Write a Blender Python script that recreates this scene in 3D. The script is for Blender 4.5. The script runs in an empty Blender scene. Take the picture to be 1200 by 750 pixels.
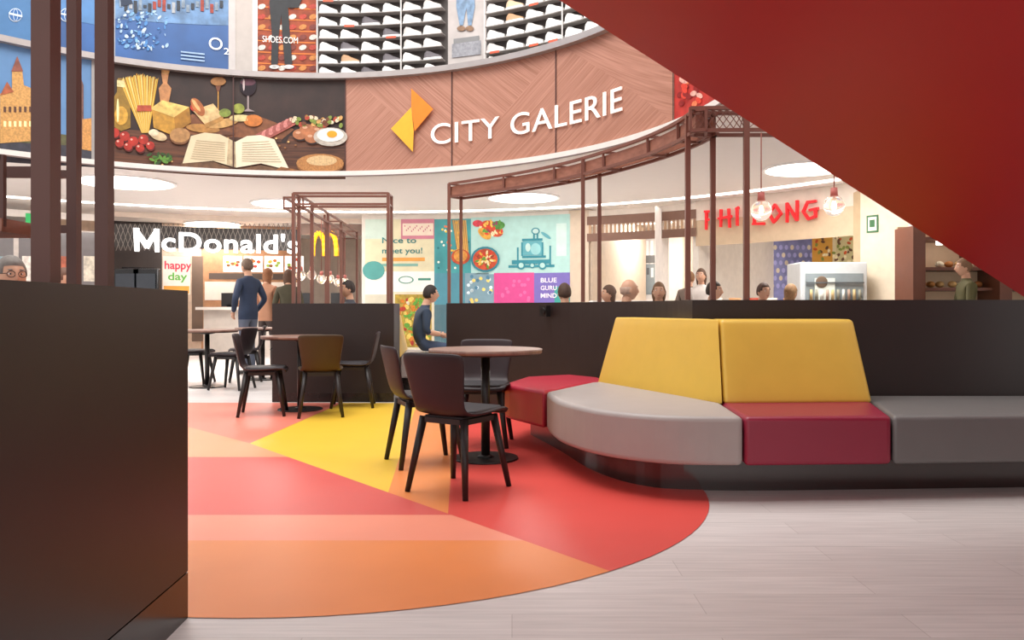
import bpy, bmesh, math, random
from mathutils import Vector, Matrix
random.seed(4)
F=933.0; H=1.02; HY=362.0
CX,CY=-2.8,6.8
scene=bpy.context.scene
col=scene.collection
def lin(c):
    return c/12.92 if c<=0.04045 else ((c+0.055)/1.055)**2.4
def hexc(h):
    h=h.lstrip('#'); return tuple(lin(int(h[i:i+2],16)/255) for i in (0,2,4))+(1,)
MC={}
def M(h,rough=0.6,metal=0.0,emit=0.0,var=0.06,spec=0.5,name=None,coat=0.0,scale=8):
    key=(h,rough,metal,emit,var,spec,coat,scale)
    if key in MC: return MC[key]
    m=bpy.data.materials.new(name or ('mat_'+h.strip('#')))
    m.use_nodes=True; nt=m.node_tree; b=nt.nodes['Principled BSDF']
    c=hexc(h)
    b.inputs['Roughness'].default_value=rough; b.inputs['Metallic'].default_value=metal
    b.inputs['Specular IOR Level'].default_value=spec
    b.inputs['Coat Weight'].default_value=coat
    n=nt.nodes.new('ShaderNodeTexNoise'); n.inputs['Scale'].default_value=scale; n.inputs['Detail'].default_value=3
    tc=nt.nodes.new('ShaderNodeTexCoord'); nt.links.new(tc.outputs['Object'],n.inputs['Vector'])
    r=nt.nodes.new('ShaderNodeMapRange'); r.inputs['From Min'].default_value=.25; r.inputs['From Max'].default_value=.75; r.inputs['To Min'].default_value=1-var; r.inputs['To Max'].default_value=1+var
    nt.links.new(n.outputs['Fac'],r.inputs['Value'])
    mx=nt.nodes.new('ShaderNodeVectorMath'); mx.operation='SCALE'; mx.inputs[0].default_value=c[:3]
    nt.links.new(r.outputs['Result'],mx.inputs['Scale']); nt.links.new(mx.outputs['Vector'],b.inputs['Base Color'])
    if emit>0:
        b.inputs['Emission Color'].default_value=c; b.inputs['Emission Strength'].default_value=emit
    MC[key]=m; return m

def mat_planks():
    m=bpy.data.materials.new('light_wood_planks'); m.use_nodes=True; nt=m.node_tree; b=nt.nodes['Principled BSDF']
    tc=nt.nodes.new('ShaderNodeTexCoord')
    br=nt.nodes.new('ShaderNodeTexBrick'); br.inputs['Scale'].default_value=1.0
    br.inputs['Brick Width'].default_value=1.3; br.inputs['Row Height'].default_value=0.19
    br.inputs['Mortar Size'].default_value=0.0012; br.inputs['Color1'].default_value=hexc('dbd3d0'); br.inputs['Color2'].default_value=hexc('d3cac7'); br.inputs['Mortar'].default_value=hexc('b5aaa6')
    nt.links.new(tc.outputs['Object'],br.inputs['Vector'])
    mp=nt.nodes.new('ShaderNodeMapping'); mp.inputs['Scale'].default_value=(1.2,22,1)
    nt.links.new(tc.outputs['Object'],mp.inputs['Vector'])
    n=nt.nodes.new('ShaderNodeTexNoise'); n.inputs['Scale'].default_value=2.2; n.inputs['Detail'].default_value=6
    nt.links.new(mp.outputs['Vector'],n.inputs['Vector'])
    r=nt.nodes.new('ShaderNodeMapRange'); r.inputs['From Min'].default_value=.3; r.inputs['From Max'].default_value=.7; r.inputs['To Min'].default_value=.86; r.inputs['To Max'].default_value=1.07
    nt.links.new(n.outputs['Fac'],r.inputs['Value'])
    mx=nt.nodes.new('ShaderNodeVectorMath'); mx.operation='SCALE'
    nt.links.new(br.outputs['Color'],mx.inputs[0]); nt.links.new(r.outputs['Result'],mx.inputs['Scale'])
    nt.links.new(mx.outputs['Vector'],b.inputs['Base Color']); b.inputs['Roughness'].default_value=.42
    return m
def mat_grain(name,c1,c2,sc=(1,14,1),rot=(0,0,0),rough=.5,wscale=3.0,tex=False):
    m=bpy.data.materials.new(name); m.use_nodes=True; nt=m.node_tree; b=nt.nodes['Principled BSDF']
    tc=nt.nodes.new('ShaderNodeTexCoord'); mp=nt.nodes.new('ShaderNodeMapping')
    if tex: mp.vector_type='TEXTURE'; sc=tuple(1/q for q in sc)
    mp.inputs['Scale'].default_value=sc; mp.inputs['Rotation'].default_value=rot
    nt.links.new(tc.outputs['Object'],mp.inputs['Vector'])
    n=nt.nodes.new('ShaderNodeTexNoise'); n.inputs['Scale'].default_value=wscale; n.inputs['Detail'].default_value=5
    nt.links.new(mp.outputs['Vector'],n.inputs['Vector'])
    cr=nt.nodes.new('ShaderNodeValToRGB'); cr.color_ramp.elements[0].position=.3; cr.color_ramp.elements[1].position=.7
    cr.color_ramp.elements[0].color=hexc(c1); cr.color_ramp.elements[1].color=hexc(c2)
    nt.links.new(n.outputs['Fac'],cr.inputs['Fac']); nt.links.new(cr.outputs['Color'],b.inputs['Base Color']); b.inputs['Roughness'].default_value=rough
    return m
def mat_glass():
    m=bpy.data.materials.new('bulb_glass'); m.use_nodes=True; b=m.node_tree.nodes['Principled BSDF']
    b.inputs['Base Color'].default_value=(1,.95,.9,1); b.inputs['Transmission Weight'].default_value=1; b.inputs['Roughness'].default_value=.02; b.inputs['IOR'].default_value=1.06
    b.inputs['Emission Color'].default_value=(1,.82,.7,1); b.inputs['Emission Strength'].default_value=.22
    return m

class B:
    def __init__(s,name): s.name=name; s.bm=bmesh.new(); s.mats=[]
    def mi(s,m):
        if m not in s.mats: s.mats.append(m)
        return s.mats.index(m)
    def faces(s,verts,m,smooth=False):
        i=s.mi(m); fs=set()
        for v in verts:
            for f in v.link_faces: fs.add(f)
        for f in fs: f.material_index=i; f.smooth=smooth
        return fs
    def soft(s,pts,m,bev=.028,n=7):
        t=bmesh.new(); P=[Vector(p) for p in pts]
        for fc in [(3,2,1,0),(4,5,6,7),(0,1,5,4),(1,2,6,5),(2,3,7,6),(3,0,4,7)]:
            a,b_,c,d=[P[i] for i in fc]; g=[]
            for i in range(n+1):
                for j in range(n+1): g.append(t.verts.new((a.lerp(b_,i/n)).lerp(d.lerp(c,i/n),j/n)))
            for i in range(n):
                for j in range(n): k=i*(n+1)+j; t.faces.new([g[k],g[k+n+1],g[k+n+2],g[k+1]])
        bmesh.ops.remove_doubles(t,verts=t.verts[:],dist=1e-4)
        bmesh.ops.recalc_face_normals(t,faces=t.faces[:])
        es=[e for e in t.edges if len(e.link_faces)==2 and e.calc_face_angle(0)>.6]
        bmesh.ops.bevel(t,geom=es,offset=bev,segments=4,profile=.5,affect='EDGES',clamp_overlap=True)
        me=bpy.data.meshes.new('soft'); t.to_mesh(me); t.free(); s.mesh(me,m)
    def hexa(s,pts,m,bev=0,seg=2):
        vs=[s.bm.verts.new(p) for p in pts]
        fl=[(3,2,1,0),(4,5,6,7),(0,1,5,4),(1,2,6,5),(2,3,7,6),(3,0,4,7)]
        fs=[s.bm.faces.new([vs[i] for i in f]) for f in fl]
        bmesh.ops.recalc_face_normals(s.bm,faces=fs)
        i=s.mi(m)
        for f in fs: f.material_index=i
        if bev>0:
            es=list({e for f in fs for e in f.edges})
            r=bmesh.ops.bevel(s.bm,geom=es,offset=bev,segments=seg,profile=.5,affect='EDGES',clamp_overlap=True)
            for f in r['faces']: f.material_index=i; f.smooth=True
    def box(s,c,d,m,rz=0,bev=0,seg=2):
        x,y,z=[q/2 for q in d]; R=Matrix.Rotation(rz,3,'Z'); c=Vector(c)
        s.hexa([c+R@Vector(p) for p in [(-x,-y,-z),(x,-y,-z),(x,y,-z),(-x,y,-z),(-x,-y,z),(x,-y,z),(x,y,z),(-x,y,z)]],m,bev,seg)
    def beam(s,p0,p1,w,h,m):
        p0=Vector(p0);p1=Vector(p1); d=(p1-p0).normalized()
        up=Vector((0,0,1)) if abs(d.z)<.95 else Vector((0,1,0))
        a=d.cross(up).normalized()*w/2; b=a.cross(d).normalized()*h/2
        s.hexa([p0-a-b,p0+a-b,p0+a+b,p0-a+b,p1-a-b,p1+a-b,p1+a+b,p1-a+b],m)
    def cyl(s,p0,p1,r0,r1,m,seg=16,smooth=True):
        p0=Vector(p0);p1=Vector(p1); d=p1-p0
        r=bmesh.ops.create_cone(s.bm,cap_ends=True,segments=seg,radius1=r0,radius2=r1,depth=d.length)
        mt=Matrix.Translation((p0+p1)/2)@d.to_track_quat('Z','Y').to_matrix().to_4x4()
        bmesh.ops.transform(s.bm,matrix=mt,verts=r['verts'])
        for f in s.faces(r['verts'],m,smooth):
            if len(f.verts)>4: f.smooth=False
    def sph(s,c,r,m,sc=(1,1,1),seg=16,rot=None):
        q=bmesh.ops.create_uvsphere(s.bm,u_segments=seg,v_segments=max(6,seg//2),radius=r)
        mt=Matrix.Translation(c)@(rot or Matrix.Identity(4))@Matrix.Diagonal((sc[0],sc[1],sc[2],1))
        bmesh.ops.transform(s.bm,matrix=mt,verts=q['verts']); s.faces(q['verts'],m,True); return q['verts']
    def prism(s,poly,z0,z1,m,bev=0,seg=3,top=None):
        n=len(poly); t=top or poly
        a=[s.bm.verts.new((p[0],p[1],z0)) for p in poly]; b=[s.bm.verts.new((p[0],p[1],z1)) for p in t]
        fs=[s.bm.faces.new(a[::-1]),s.bm.faces.new(b)]
        for i in range(n): fs.append(s.bm.faces.new([a[i],a[(i+1)%n],b[(i+1)%n],b[i]]))
        bmesh.ops.recalc_face_normals(s.bm,faces=fs); i=s.mi(m)
        for f in fs: f.material_index=i
        if bev>0:
            es=[e for e in {e for f in fs for e in f.edges} if e.calc_face_angle(0)>.5]
            r=bmesh.ops.bevel(s.bm,geom=es,offset=bev,segments=seg,profile=.5,affect='EDGES',clamp_overlap=True)
            for f in r['faces']: f.material_index=i; f.smooth=True
    def mesh(s,me,m,mat4=None,keep=None):
        off=len(s.bm.verts); nf=len(s.bm.faces)
        s.bm.from_mesh(me); s.bm.verts.ensure_lookup_table(); s.bm.faces.ensure_lookup_table()
        if mat4 is not None: bmesh.ops.transform(s.bm,matrix=mat4,verts=s.bm.verts[off:])
        for k,f in enumerate(s.bm.faces[nf:]):
            f.material_index=s.mi(keep[k] if keep else m); f.smooth=True
    def obj(s,loc=(0,0,0),rz=0):
        me=bpy.data.meshes.new(s.name); s.bm.to_mesh(me); s.bm.free()
        for m in s.mats: me.materials.append(m)
        o=bpy.data.objects.new(s.name,me); o.location=loc; o.rotation_euler=(0,0,rz); col.objects.link(o); return o
def inst(o,loc,rz):
    n=bpy.data.objects.new(o.name.split('.')[0],o.data); n.location=loc; n.rotation_euler=(0,0,rz); col.objects.link(n); return n
def evalmesh(me,mods):
    o=bpy.data.objects.new('tmp',me); col.objects.link(o)
    for t,kw in mods:
        md=o.modifiers.new(t,t)
        for k,v in kw.items(): setattr(md,k,v)
    return o
def bake(o):
    dg=bpy.context.evaluated_depsgraph_get(); dg.update()
    me=bpy.data.meshes.new_from_object(o.evaluated_get(dg)); bpy.data.objects.remove(o); return me
def catmull(pts,n=6):
    out=[]; P=[pts[0]]+list(pts)+[pts[-1]]
    for i in range(1,len(P)-2):
        for k in range(n):
            t=k/n; p0,p1,p2,p3=[Vector(q) for q in P[i-1:i+3]]
            out.append(tuple(.5*((2*p1)+(-p0+p2)*t+(2*p0-5*p1+4*p2-p3)*t*t+(-p0+3*p1-3*p2+p3)*t**3)))
    out.append(tuple(pts[-1])); return out
def offset(path,d):
    out=[]
    for i,p in enumerate(path):
        a=Vector(path[max(0,i-1)]); b=Vector(path[min(len(path)-1,i+1)]); t=(b-a).normalized()
        out.append((p[0]-t.y*d,p[1]+t.x*d))
    return out

class Cyl:
    def __init__(s,r,cx=CX,cy=CY): s.r=r; s.cx=cx; s.cy=cy
    def inv(s,x,y):
        a=(x-600)/F; A=a*a+1; Bq=-2*(a*s.cx+s.cy); C=s.cx**2+s.cy**2-s.r**2
        Z=(-Bq+math.sqrt(max(Bq*Bq-4*A*C,0)))/(2*A); X=a*Z
        return (-math.atan2(Z-s.cy,X-s.cx)*s.r, H+(HY-y)*Z/F)
    def map(s,u,h,off=0):
        th=-u/s.r; r=s.r-off
        return (s.cx+r*math.cos(th),s.cy+r*math.sin(th),h)
class Paint:
    def __init__(s,name,surf,step=.2,hmax=99): s.b=B(name); s.S=surf; s.step=step; s.hmax=hmax
    def raw(s,bm2,m,off,depth=False):
        us=[v.co.x for v in bm2.verts]
        if not us: return
        k=math.ceil(min(us)/s.step)
        while k*s.step<max(us):
            bmesh.ops.bisect_plane(bm2,geom=bm2.verts[:]+bm2.edges[:]+bm2.faces[:],plane_co=(k*s.step,0,0),plane_no=(1,0,0)); k+=1
        i=s.b.mi(m); mp={}
        for v in bm2.verts: mp[v]=s.b.bm.verts.new(s.S.map(v.co.x,max(0.0,min(s.hmax,v.co.y)),off+(v.co.z if depth else 0)))
        for f in bm2.faces:
            try: g=s.b.bm.faces.new([mp[v] for v in f.verts][::-1]); g.material_index=i
            except ValueError: pass
        bm2.free()
    def uv(s,pts,m,layer=0):
        b2=bmesh.new(); b2.faces.new([b2.verts.new((p[0],p[1],0)) for p in pts]); s.raw(b2,m,layer*.005)
    def px(s,pts,m,layer=0): s.uv([s.S.inv(*p) for p in pts],m,layer)
    def rect(s,x0,y0,x1,y1,m,layer=0):
        a=s.S.inv(x0,y0); c=s.S.inv(x1,y1); s.uv([(a[0],a[1]),(c[0],a[1]),(c[0],c[1]),(a[0],c[1])],m,layer)
    def ell(s,x,y,rx,ry,m,layer=0,rot=0,n=18):
        pts=[]
        for k in range(n):
            t=2*math.pi*k/n; ex=rx*math.cos(t); ey=ry*math.sin(t)
            pts.append((x+ex*math.cos(rot)-ey*math.sin(rot),y+ex*math.sin(rot)+ey*math.cos(rot)))
        s.px(pts,m,layer)
    def text(s,txt,u0,h0,width,height,m,layer=2,ext=0,bold=0.0,space=1.0):
        cu=bpy.data.curves.new('t','FONT'); cu.body=txt; cu.offset=bold; cu.extrude=.5 if ext else 0; cu.resolution_u=5; cu.space_character=space
        o=bpy.data.objects.new('t',cu); col.objects.link(o); me=bake(o)
        xs=[v.co.x for v in me.vertices]; ym=max(v.co.y for v in me.vertices)
        x0=min(xs); x1=max(xs)
        b2=bmesh.new(); b2.from_mesh(me)
        for v in b2.verts:
            v.co.x=u0+(v.co.x-x0)/(x1-x0)*width; v.co.y=h0+v.co.y/ym*height; v.co.z=v.co.z*ext if ext else 0
        s.raw(b2,m,layer*.005+ext/2,depth=bool(ext))
    def strokes(s,lines,u0,h0,wd,ht,th,m,layer=8,ext=.05):
        """letters drawn as bars: lines in a unit box (x 0..1, y 0..1)"""
        for (xa,ya,xb,yb) in lines:
            pa=Vector((u0+xa*wd,h0+ya*ht)); pb=Vector((u0+xb*wd,h0+yb*ht)); d=(pb-pa).normalized(); n=Vector((-d.y,d.x))*th/2; pa-=d*th*.3; pb+=d*th*.3
            c=[pa-n,pb-n,pb+n*1.2,pa+n*.7]
            s.b.hexa([s.S.map(p.x,p.y,layer*.005) for p in c]+[s.S.map(p.x,p.y,layer*.005+ext) for p in c],m)
    def done(s): return s.b.obj()

FR=M('7e5346',.45,.1); FRN=M('5a3831',.5,.1)
DARK=M('2d2422',.4,spec=.4,var=.04); DARK2=M('241d1c',.2,spec=.5)
CEIL=M('f0ece8',.7,var=.01)
GLOW=M('fff6ec',.5,emit=6,var=0)

# ---------------- FLOOR
b=B('floor'); b.box((0,9,-.05),(44,40,.1),mat_planks()); b.obj()
def fl(x,y): Z=F*H/(y-HY); return ((x-600)/F*Z,Z)
reg=[]
for k in range(-170,11,4): 
    t=math.radians(k); reg.append((-.9+1.98*math.cos(t),4.6+1.98*math.sin(t)))
reg+=[(1.05,5.3),(.95,6.2),(.6,7.1),(.1,7.8),(-.7,8.6),(-3.9,8.65),(-4.4,7),(-3.6,5)]
def clip(sub,cl):
    ar=sum(cl[i][0]*cl[(i+1)%len(cl)][1]-cl[(i+1)%len(cl)][0]*cl[i][1] for i in range(len(cl)))
    if ar<0: cl=cl[::-1]
    out=sub
    for i in range(len(cl)):
        a=cl[i]; c=cl[(i+1)%len(cl)]; inp=out; out=[]
        def ins(p): return (c[0]-a[0])*(p[1]-a[1])-(c[1]-a[1])*(p[0]-a[0])
        for j in range(len(inp)):
            p=inp[j]; q=inp[(j+1)%len(inp)]; dp=ins(p); dq=ins(q)
            if dp>=0: out.append(p)
            if dp*dq<0:
                t=dp/(dp-dq); out.append((p[0]+t*(q[0]-p[0]),p[1]+t*(q[1]-p[1])))
        if not out: return []
    return out
b=B('floor_inlay')
V=lambda h:M(h,.4,var=.03,scale=3,spec=.4)
cells=[('e98a4c',[(-800,634),(613.8,634),(1100,807),(1100,2000),(-800,2000)]),
('ec9177',[(-800,604),(529.3,604),(613.8,634),(-800,634)]),
('d65a54',[(-800,536),(338,536),(529.3,604),(-800,604)]),
('ee9c74',[(293,520),(338,536),(100,536),(100,468)]),('ee9c74',[(100,400),(100,536),(-800,536),(-800,400)]),
('e8826f',[(293,520),(100,468),(100,400),(566,400)]),
('e8be3e',[(293,520),(455,577.6),(503.5,427)]),
('e88c4e',[(455,577.6),(525,602.5),(538,427),(503.5,427)]),
('db5048',[(525,602.5),(1100,807),(1100,400),(540,400),(538,427)])]
for h,c in cells:
    p=clip(reg,[fl(*q) for q in c])
    if len(p)>2:
        vs=[b.bm.verts.new((q[0],q[1],.003)) for q in p]; f=b.bm.faces.new(vs); f.normal_update()
        if f.normal.z<0: f.normal_flip()
        f.material_index=b.mi(V(h))
b.obj()

# ---------------- CEILING ring, outer wall, fascia
b=B('ceiling')
n=84; a0,a1=math.radians(-18),math.radians(198)
def ring(b,r0,r1,z0,z1,m,a0=a0,a1=a1,n=n,cx=CX,cy=CY):
    i=b.mi(m); prev=None
    for k in range(n+1):
        t=a0+(a1-a0)*k/n; c,s_=math.cos(t),math.sin(t)
        q=[b.bm.verts.new((cx+r*c,cy+r*s_,z)) for r,z in ((r0,z0),(r1,z0),(r1,z1),(r0,z1))]
        if prev:
            for j in range(4):
                f=b.bm.faces.new([prev[j],prev[(j+1)%4],q[(j+1)%4],q[j]]); f.material_index=i
        prev=q
ring(b,4.95,16.2,3.0,3.12,CEIL); b.obj()
b=B('wall_outer'); ring(b,16,16.2,0,3.0,M('d5cabf',.7)); b.obj()
b=B('trim_1'); ring(b,4.82,5.0,2.96,3.03,M('e6e0da',.5)); ring(b,4.8,5.05,4.38,4.46,M('a9a2a0',.35,.3)); ring(b,4.81,4.83,2.945,2.962,M('7a6a64',.4)); b.obj()
b=B('ceiling_light_strip'); ring(b,9.36,9.5,2.985,3.0,GLOW); b.obj()
def ceil_lamp_or_fill(x,y,r,e=95):
    Z=F*1.98/(HY-y); X=(x-600)/F*Z
    b=B('ceiling_lamp_or_fill'); b.cyl((X,Z,2.97),(X,Z,2.999),r,r,GLOW,40,False); b.cyl((X,Z,2.975),(X,Z,2.9995),r+.05,r+.05,M('ffffff',.5),40,False); b.obj()
    l=bpy.data.lights.new('disc','AREA'); l.shape='DISK'; l.size=2*r; l.energy=e; l.color=(1,.96,.92)
    o=bpy.data.objects.new('lamp_light',l); o.location=(X,Z,2.96); col.objects.link(o)
for x,y,r,e in [(148,213,.68,100),(335,238,.6,80),(613,231,.6,60),(945,197,.55,90),(915,268,.75,110),(250,262,.6,130),(560,256,.5,40),(760,258,.6,90),(1130,235,.5,90)]: ceil_lamp_or_fill(x,y,r,e)  # last four discs are added fill to brighten the shop interiors

CW=mat_grain('copper_wood','9c6a55','bd8a76',sc=(.8,.8,40),rot=(0,.75,0),rough=.5,wscale=1.6,tex=True)
CW2=mat_grain('copper_wood_mirrored','9b6954','ba8773',sc=(.8,.8,40),rot=(0,-.75,0),rough=.5,wscale=1.6,tex=True)
P=Paint('balcony_fascia',Cyl(4.9),.12)
h0,h1=3.03,4.38
def band(x0,x1,m,layer=0):
    u0=P.S.inv(x0,100)[0]; u1=P.S.inv(x1,100)[0]
    P.uv([(u0,h0),(u1,h0),(u1,h1),(u0,h1)],m,layer); return u0,u1
def T(h,rough=.5,**k): return M(h,.5,var=.38,scale=13)
def TS(h,rough=.5,**k): return M(h,.5,var=.3,scale=40)
uL=-math.radians(195)*4.9; 
P.uv([(uL,h0),(P.S.inv(-60,100)[0],h0),(P.S.inv(-60,100)[0],h1),(uL,h1)],M('8a5a4a',.5))
band(-60,128,M('5c86b4',.5,var=.2,scale=2)); band(128,405,M('2f1d18',.5,var=.4,scale=4))
for k,(x0,x1) in enumerate([(405,530),(530,652),(652,790)]):
    band(x0,x1,CW)
    u0=P.S.inv(x0,100)[0]; u1=P.S.inv(x1,100)[0]
    P.uv([(u0,h0),(u1,h0),(u0+.15,h1),(u0,h1)] if k!=1 else [(u0,h0),(u1,h0),(u1,h1)],CW2,.5)
u790=P.S.inv(790,100)[0]
P.uv([(u790,h0),(math.radians(15)*4.9,h0),(math.radians(15)*4.9,h1),(u790,h1)],M('b03028',.5,var=.3))
for k in range(20): P.ell(796+random.random()*40,92+random.random()*30,4,3,TS(random.choice(['d8402c','e8b0a0','8a1a18','e87a50'])),1+.05*k,random.random()*3)
for x in (112,128,274,405,530,652,790):
    u=P.S.inv(x,100)[0]; w=.009 if x not in(112,) else .05
    P.uv([(u-w,h0),(u+w,h0),(u+w,h1),(u-w,h1)],M('4a2a24',.5) if x>200 else M('9a9694'),3 if x!=274 else 12)
# castle poster
P.px([(-50,150),(112,165),(112,196),(-50,186)],T('3a3a44'),1)
P.px([(-20,150),(60,156),(112,162),(112,172),(-20,164)],T('5a5a3a'),1.5)
P.px([(0,168),(0,110),(14,104),(14,82),(20,72),(26,82),(28,100),(40,105),(44,165)],TS('c89858'),2)
P.px([(0,112),(8,96),(16,108)],T('a85a38'),3); P.px([(13,84),(20,66),(27,84)],T('8a5040'),3)
P.px([(84,172),(84,100),(90,78),(98,100),(98,172)],T('6a4a42'),2)
P.px([(96,175),(96,140),(112,138),(112,178)],TS('c89050'),2)
for k in range(6):
    P.rect(4+k*6,125,7+k*6,132,M('5a3c30'),3); P.rect(4+k*6,142,7+k*6,149,M('ffe0a0',emit=.3),3)
# food poster (printed photograph of a table with food)
P.px([(128,150),(405,158),(405,210),(128,197)],mat_grain('poster_table','3a2116','70442c',sc=(1,1,16),rough=.5,wscale=2,tex=True),1)
P.px([(212,150),(345,150),(335,168),(215,164)],T('2a1610'),1.5)
P.px([(212,146),(225,134),(300,135),(345,152),(330,164),(215,158)],T('7a4a2c'),2)
P.px([(212,157),(330,163),(330,167),(213,161)],T('4a2a18'),2.5)
P.px([(132,148),(131,118),(137,108),(138,92),(145,92),(147,108),(153,118),(153,150),(142,154)],T('8a6a20'),3)
P.rect(137,94,146,103,T('d8c890'),4); P.ell(142,136,8,11,T('c89838'),4); P.ell(138,130,1.5,14,M('f0e0a0'),5)
for k in range(26):
    a=(k-12.5)*1.55; P.px([(166+k*.3,156),(162+a*1.15,86+abs(k-13)*.5+random.random()*4),(163.4+a*1.15,85+abs(k-13)*.5+random.random()*3),(167+k*.3,156)],M(['dcb850','c99a34','e4cc7c','b88428'][k%4]),3+.08*k)
P.px([(161,124),(177,124),(178,131),(160,131)],T('a8482c'),6)
P.px([(188,120),(186,104),(191,98),(189,86),(193,81),(198,86),(196,98),(201,104),(198,120)],T('b88050'),4); P.ell(194,84,5,4,T('c89a60'),4.5)
P.px([(178,128),(190,119),(222,126),(224,144),(200,158),(180,150)],T('b88830'),4.6); P.px([(176,128),(190,118),(222,126),(204,138)],T('d8b868'),5.2)
P.px([(204,138),(222,126),(224,144),(206,156)],T('a07024'),5.3)
for x,y,r in [(134,156,6),(146,160,6),(156,166,6),(168,164,6),(176,171,5),(140,168,5),(228,126,5),(150,172,5),(164,174,5)]:
    P.ell(x+1,y+2,r,r*.9,T('5a1410'),5.8); P.ell(x,y,r,r*.95,T('a82a1c'),6+x*.001); P.ell(x-2,y-2,1.4,1.2,M('f0a898'),6.5)
P.ell(186,160,10,5,T('c8b088'),6,.3); P.ell(180,156,6,4,T('d8c8a8'),6.6); P.ell(211,161,12,9,T('7a5030'),6.8); P.ell(211,159,12,8.5,T('ad8150'),7)
P.ell(238,151,20,5,T('a8783c'),5,.1); P.ell(262,145,18,5,T('bf9458'),5.4,-.2); P.px([(226,130),(250,122),(262,136),(240,146)],T('cfb07c'),6); P.px([(240,146),(262,136),(262,141),(241,151)],T('a87c40'),6.1)
P.ell(232,126,6,12,T('a86030'),7,-.6); P.ell(230,124,2,9,T('d0a068'),7.3,-.6); P.ell(282,139,13,4,T('d0c088'),6); P.ell(297,142,11,7,T('b86c2c'),6); P.ell(264,133,7,5,T('7a8a38'),7); P.ell(280,128,7,6,T('889038'),7); P.ell(250,155,26,3,T('6a4028'),4,.1)
P.ell(291,101,10,12,M('20101a',.1),4); P.ell(291,97,9,4,T('5a3040'),4.5); P.ell(286,100,1.2,7,M('c8b8b8'),5); P.px([(290,112),(292,112),(292,128),(299,131),(284,131),(290,128)],M('988888'),4)
P.px([(250,92),(262,90),(256,112)],T('6a3a20'),4); P.ell(256,96,9,5,T('9a6a38'),5); P.rect(255.4,108,256.4,130,T('d8a040'),5)
P.px([(300,158),(338,140),(348,146),(310,166)],T('a85a50'),6); 
for k in range(9): P.ell(306+k*4.3,160-k*2.1,3.2,5.5,TS('c88078' if k%2 else 'a05850'),6.5+.1*k,.4)
P.px([(214,192),(224,160),(240,156),(258,158),(276,167),(277,197),(250,189)],M('dacaa8',var=.1,scale=4),7)
P.px([(277,197),(276,167),(290,160),(306,159),(322,164),(340,200),(306,192)],M('e8dcc0',var=.1,scale=4),7.1)
P.px([(268,163),(276,167),(277,197),(266,193)],T('b8a482'),7.3)
P.px([(212,192),(250,190),(277,199),(306,194),(342,201),(342,205),(277,204),(214,197)],T('6a4c34'),6.9)
for k in range(9):
    P.px([(230-k*.8,165+k*2.6),(264,168+k*2.6),(264,168.6+k*2.6),(230-k*.8,165.6+k*2.6)],M('a89878'),8)
    P.px([(284,168+k*2.6),(316+k*1.8,166+k*3),(316+k*1.8,166.6+k*3),(284,168.6+k*2.6)],M('a89878'),8)
for x,y in [(352,158),(366,162),(374,154),(360,152)]: P.ell(x+1,y+2,9,6,T('2a1410'),5.9); P.ell(x,y,8.5,6.2,T('a86a44'),6+.002*x); P.ell(x-2,y-2,3,1.6,M('d0a080'),7)
P.ell(388,161,20,11,T('b8b0a4'),7); P.ell(388,159,16,8,M('e8e4dc'),8); P.ell(390,158,6,4,M('e8a020'),9)
P.ell(376,194,28,12,T('8a5a30'),9); P.ell(376,192,28,11,TS('b07a44'),9.5); P.ell(378,189,18,6,TS('d0b080'),10)
P.px([(315,205),(330,196),(352,200),(352,208)],T('8a5a30'),8)
for k in range(22): P.ell(174+random.random()*26,181+random.random()*11,3.5,1.6,TS(random.choice(['3c6a24','5a8a34','2c4a1c'])),8+.1*k,random.random()*3)
for k in range(40): P.ell(342+random.random()*60,138+random.random()*10,3,2.2,TS(random.choice(['a84028','6a3a20','7a8a38','c89858','d8c8a8'])),7+.05*k,random.random()*3)
for k in range(40): P.ell(190+random.random()*160,160+random.random()*38,1.3,1,TS(random.choice(['d8b070','2a1a10','8a5a30'])),6,0)
# logo + text
P.px([(484,105),(510,129),(488,155),(484,126)],M('e8811c',.4,emit=.05),13); P.px([(484,127),(487,154),(486,179),(460,152)],M('efae2c',.4,emit=.05),13)
ua=P.S.inv(506,150)[0]; ub=P.S.inv(731,130)[0]
P.text('CITY GALERIE',ua,3.37,ub-ua,.29,M('fbf6f0',.4,emit=.25),4,ext=.015,bold=.0,space=1.05)
P.done()

# ---------------- upper level: shop front
b=B('floor_upper'); ring(b,5.0,9,3.14,3.3,M('9a9490',.5)); b.obj()
P=Paint('wall_upper_shop',Cyl(6.0),.25)
uu=lambda x:P.S.inv(x,40)[0]
def ub(x0,x1,m,l=0,za=3.3,zb=7.4): P.uv([(uu(x0),za),(uu(x1),za),(uu(x1),zb),(uu(x0),zb)],m,l)
P.uv([(-math.radians(195)*6,3.3),(uu(-60),3.3),(uu(-60),7.4),(-math.radians(195)*6,7.4)],M('8fa0b4'))
ub(-60,274,M('2a5a98',.4,var=.35,scale=1.5)); ub(274,300,M('c8beb6')); ub(300,372,M('9a4424',.6,var=.4)); ub(372,525,M('4a4340')); ub(525,570,M('c4bcb8',var=.15,scale=3)); ub(570,740,M('4a4340')); ub(740,900,M('8a7068'))
P.uv([(uu(900),3.3),(math.radians(15)*6,3.3),(math.radians(15)*6,7.4),(uu(900),7.4)],M('8a7068'))
ub(-60,40,M('4f7fb0'),1); ub(128,135,M('b8c0c8'),2); ub(268,276,M('d0c8c4'),2); ub(296,302,M('f3ede6',emit=.1),2)
P.px([(45,-30),(128,-30),(128,32),(45,16)],M('4a80b8',.4,var=.3,scale=2),1)
P.px([(135,-30),(268,-30),(268,30),(135,22)],M('6086b0',.4,var=.5,scale=6),1)
for k in range(110): P.ell(138+random.random()*60*(1-k/260),14+random.random()*44,.6+random.random()*3,.6+random.random()*1.6,TS(random.choice(['7fb4e0','a8c8e8','4a88c8','c8dcec','2a5a98'])),2+.03*k,random.random()*3)
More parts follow.
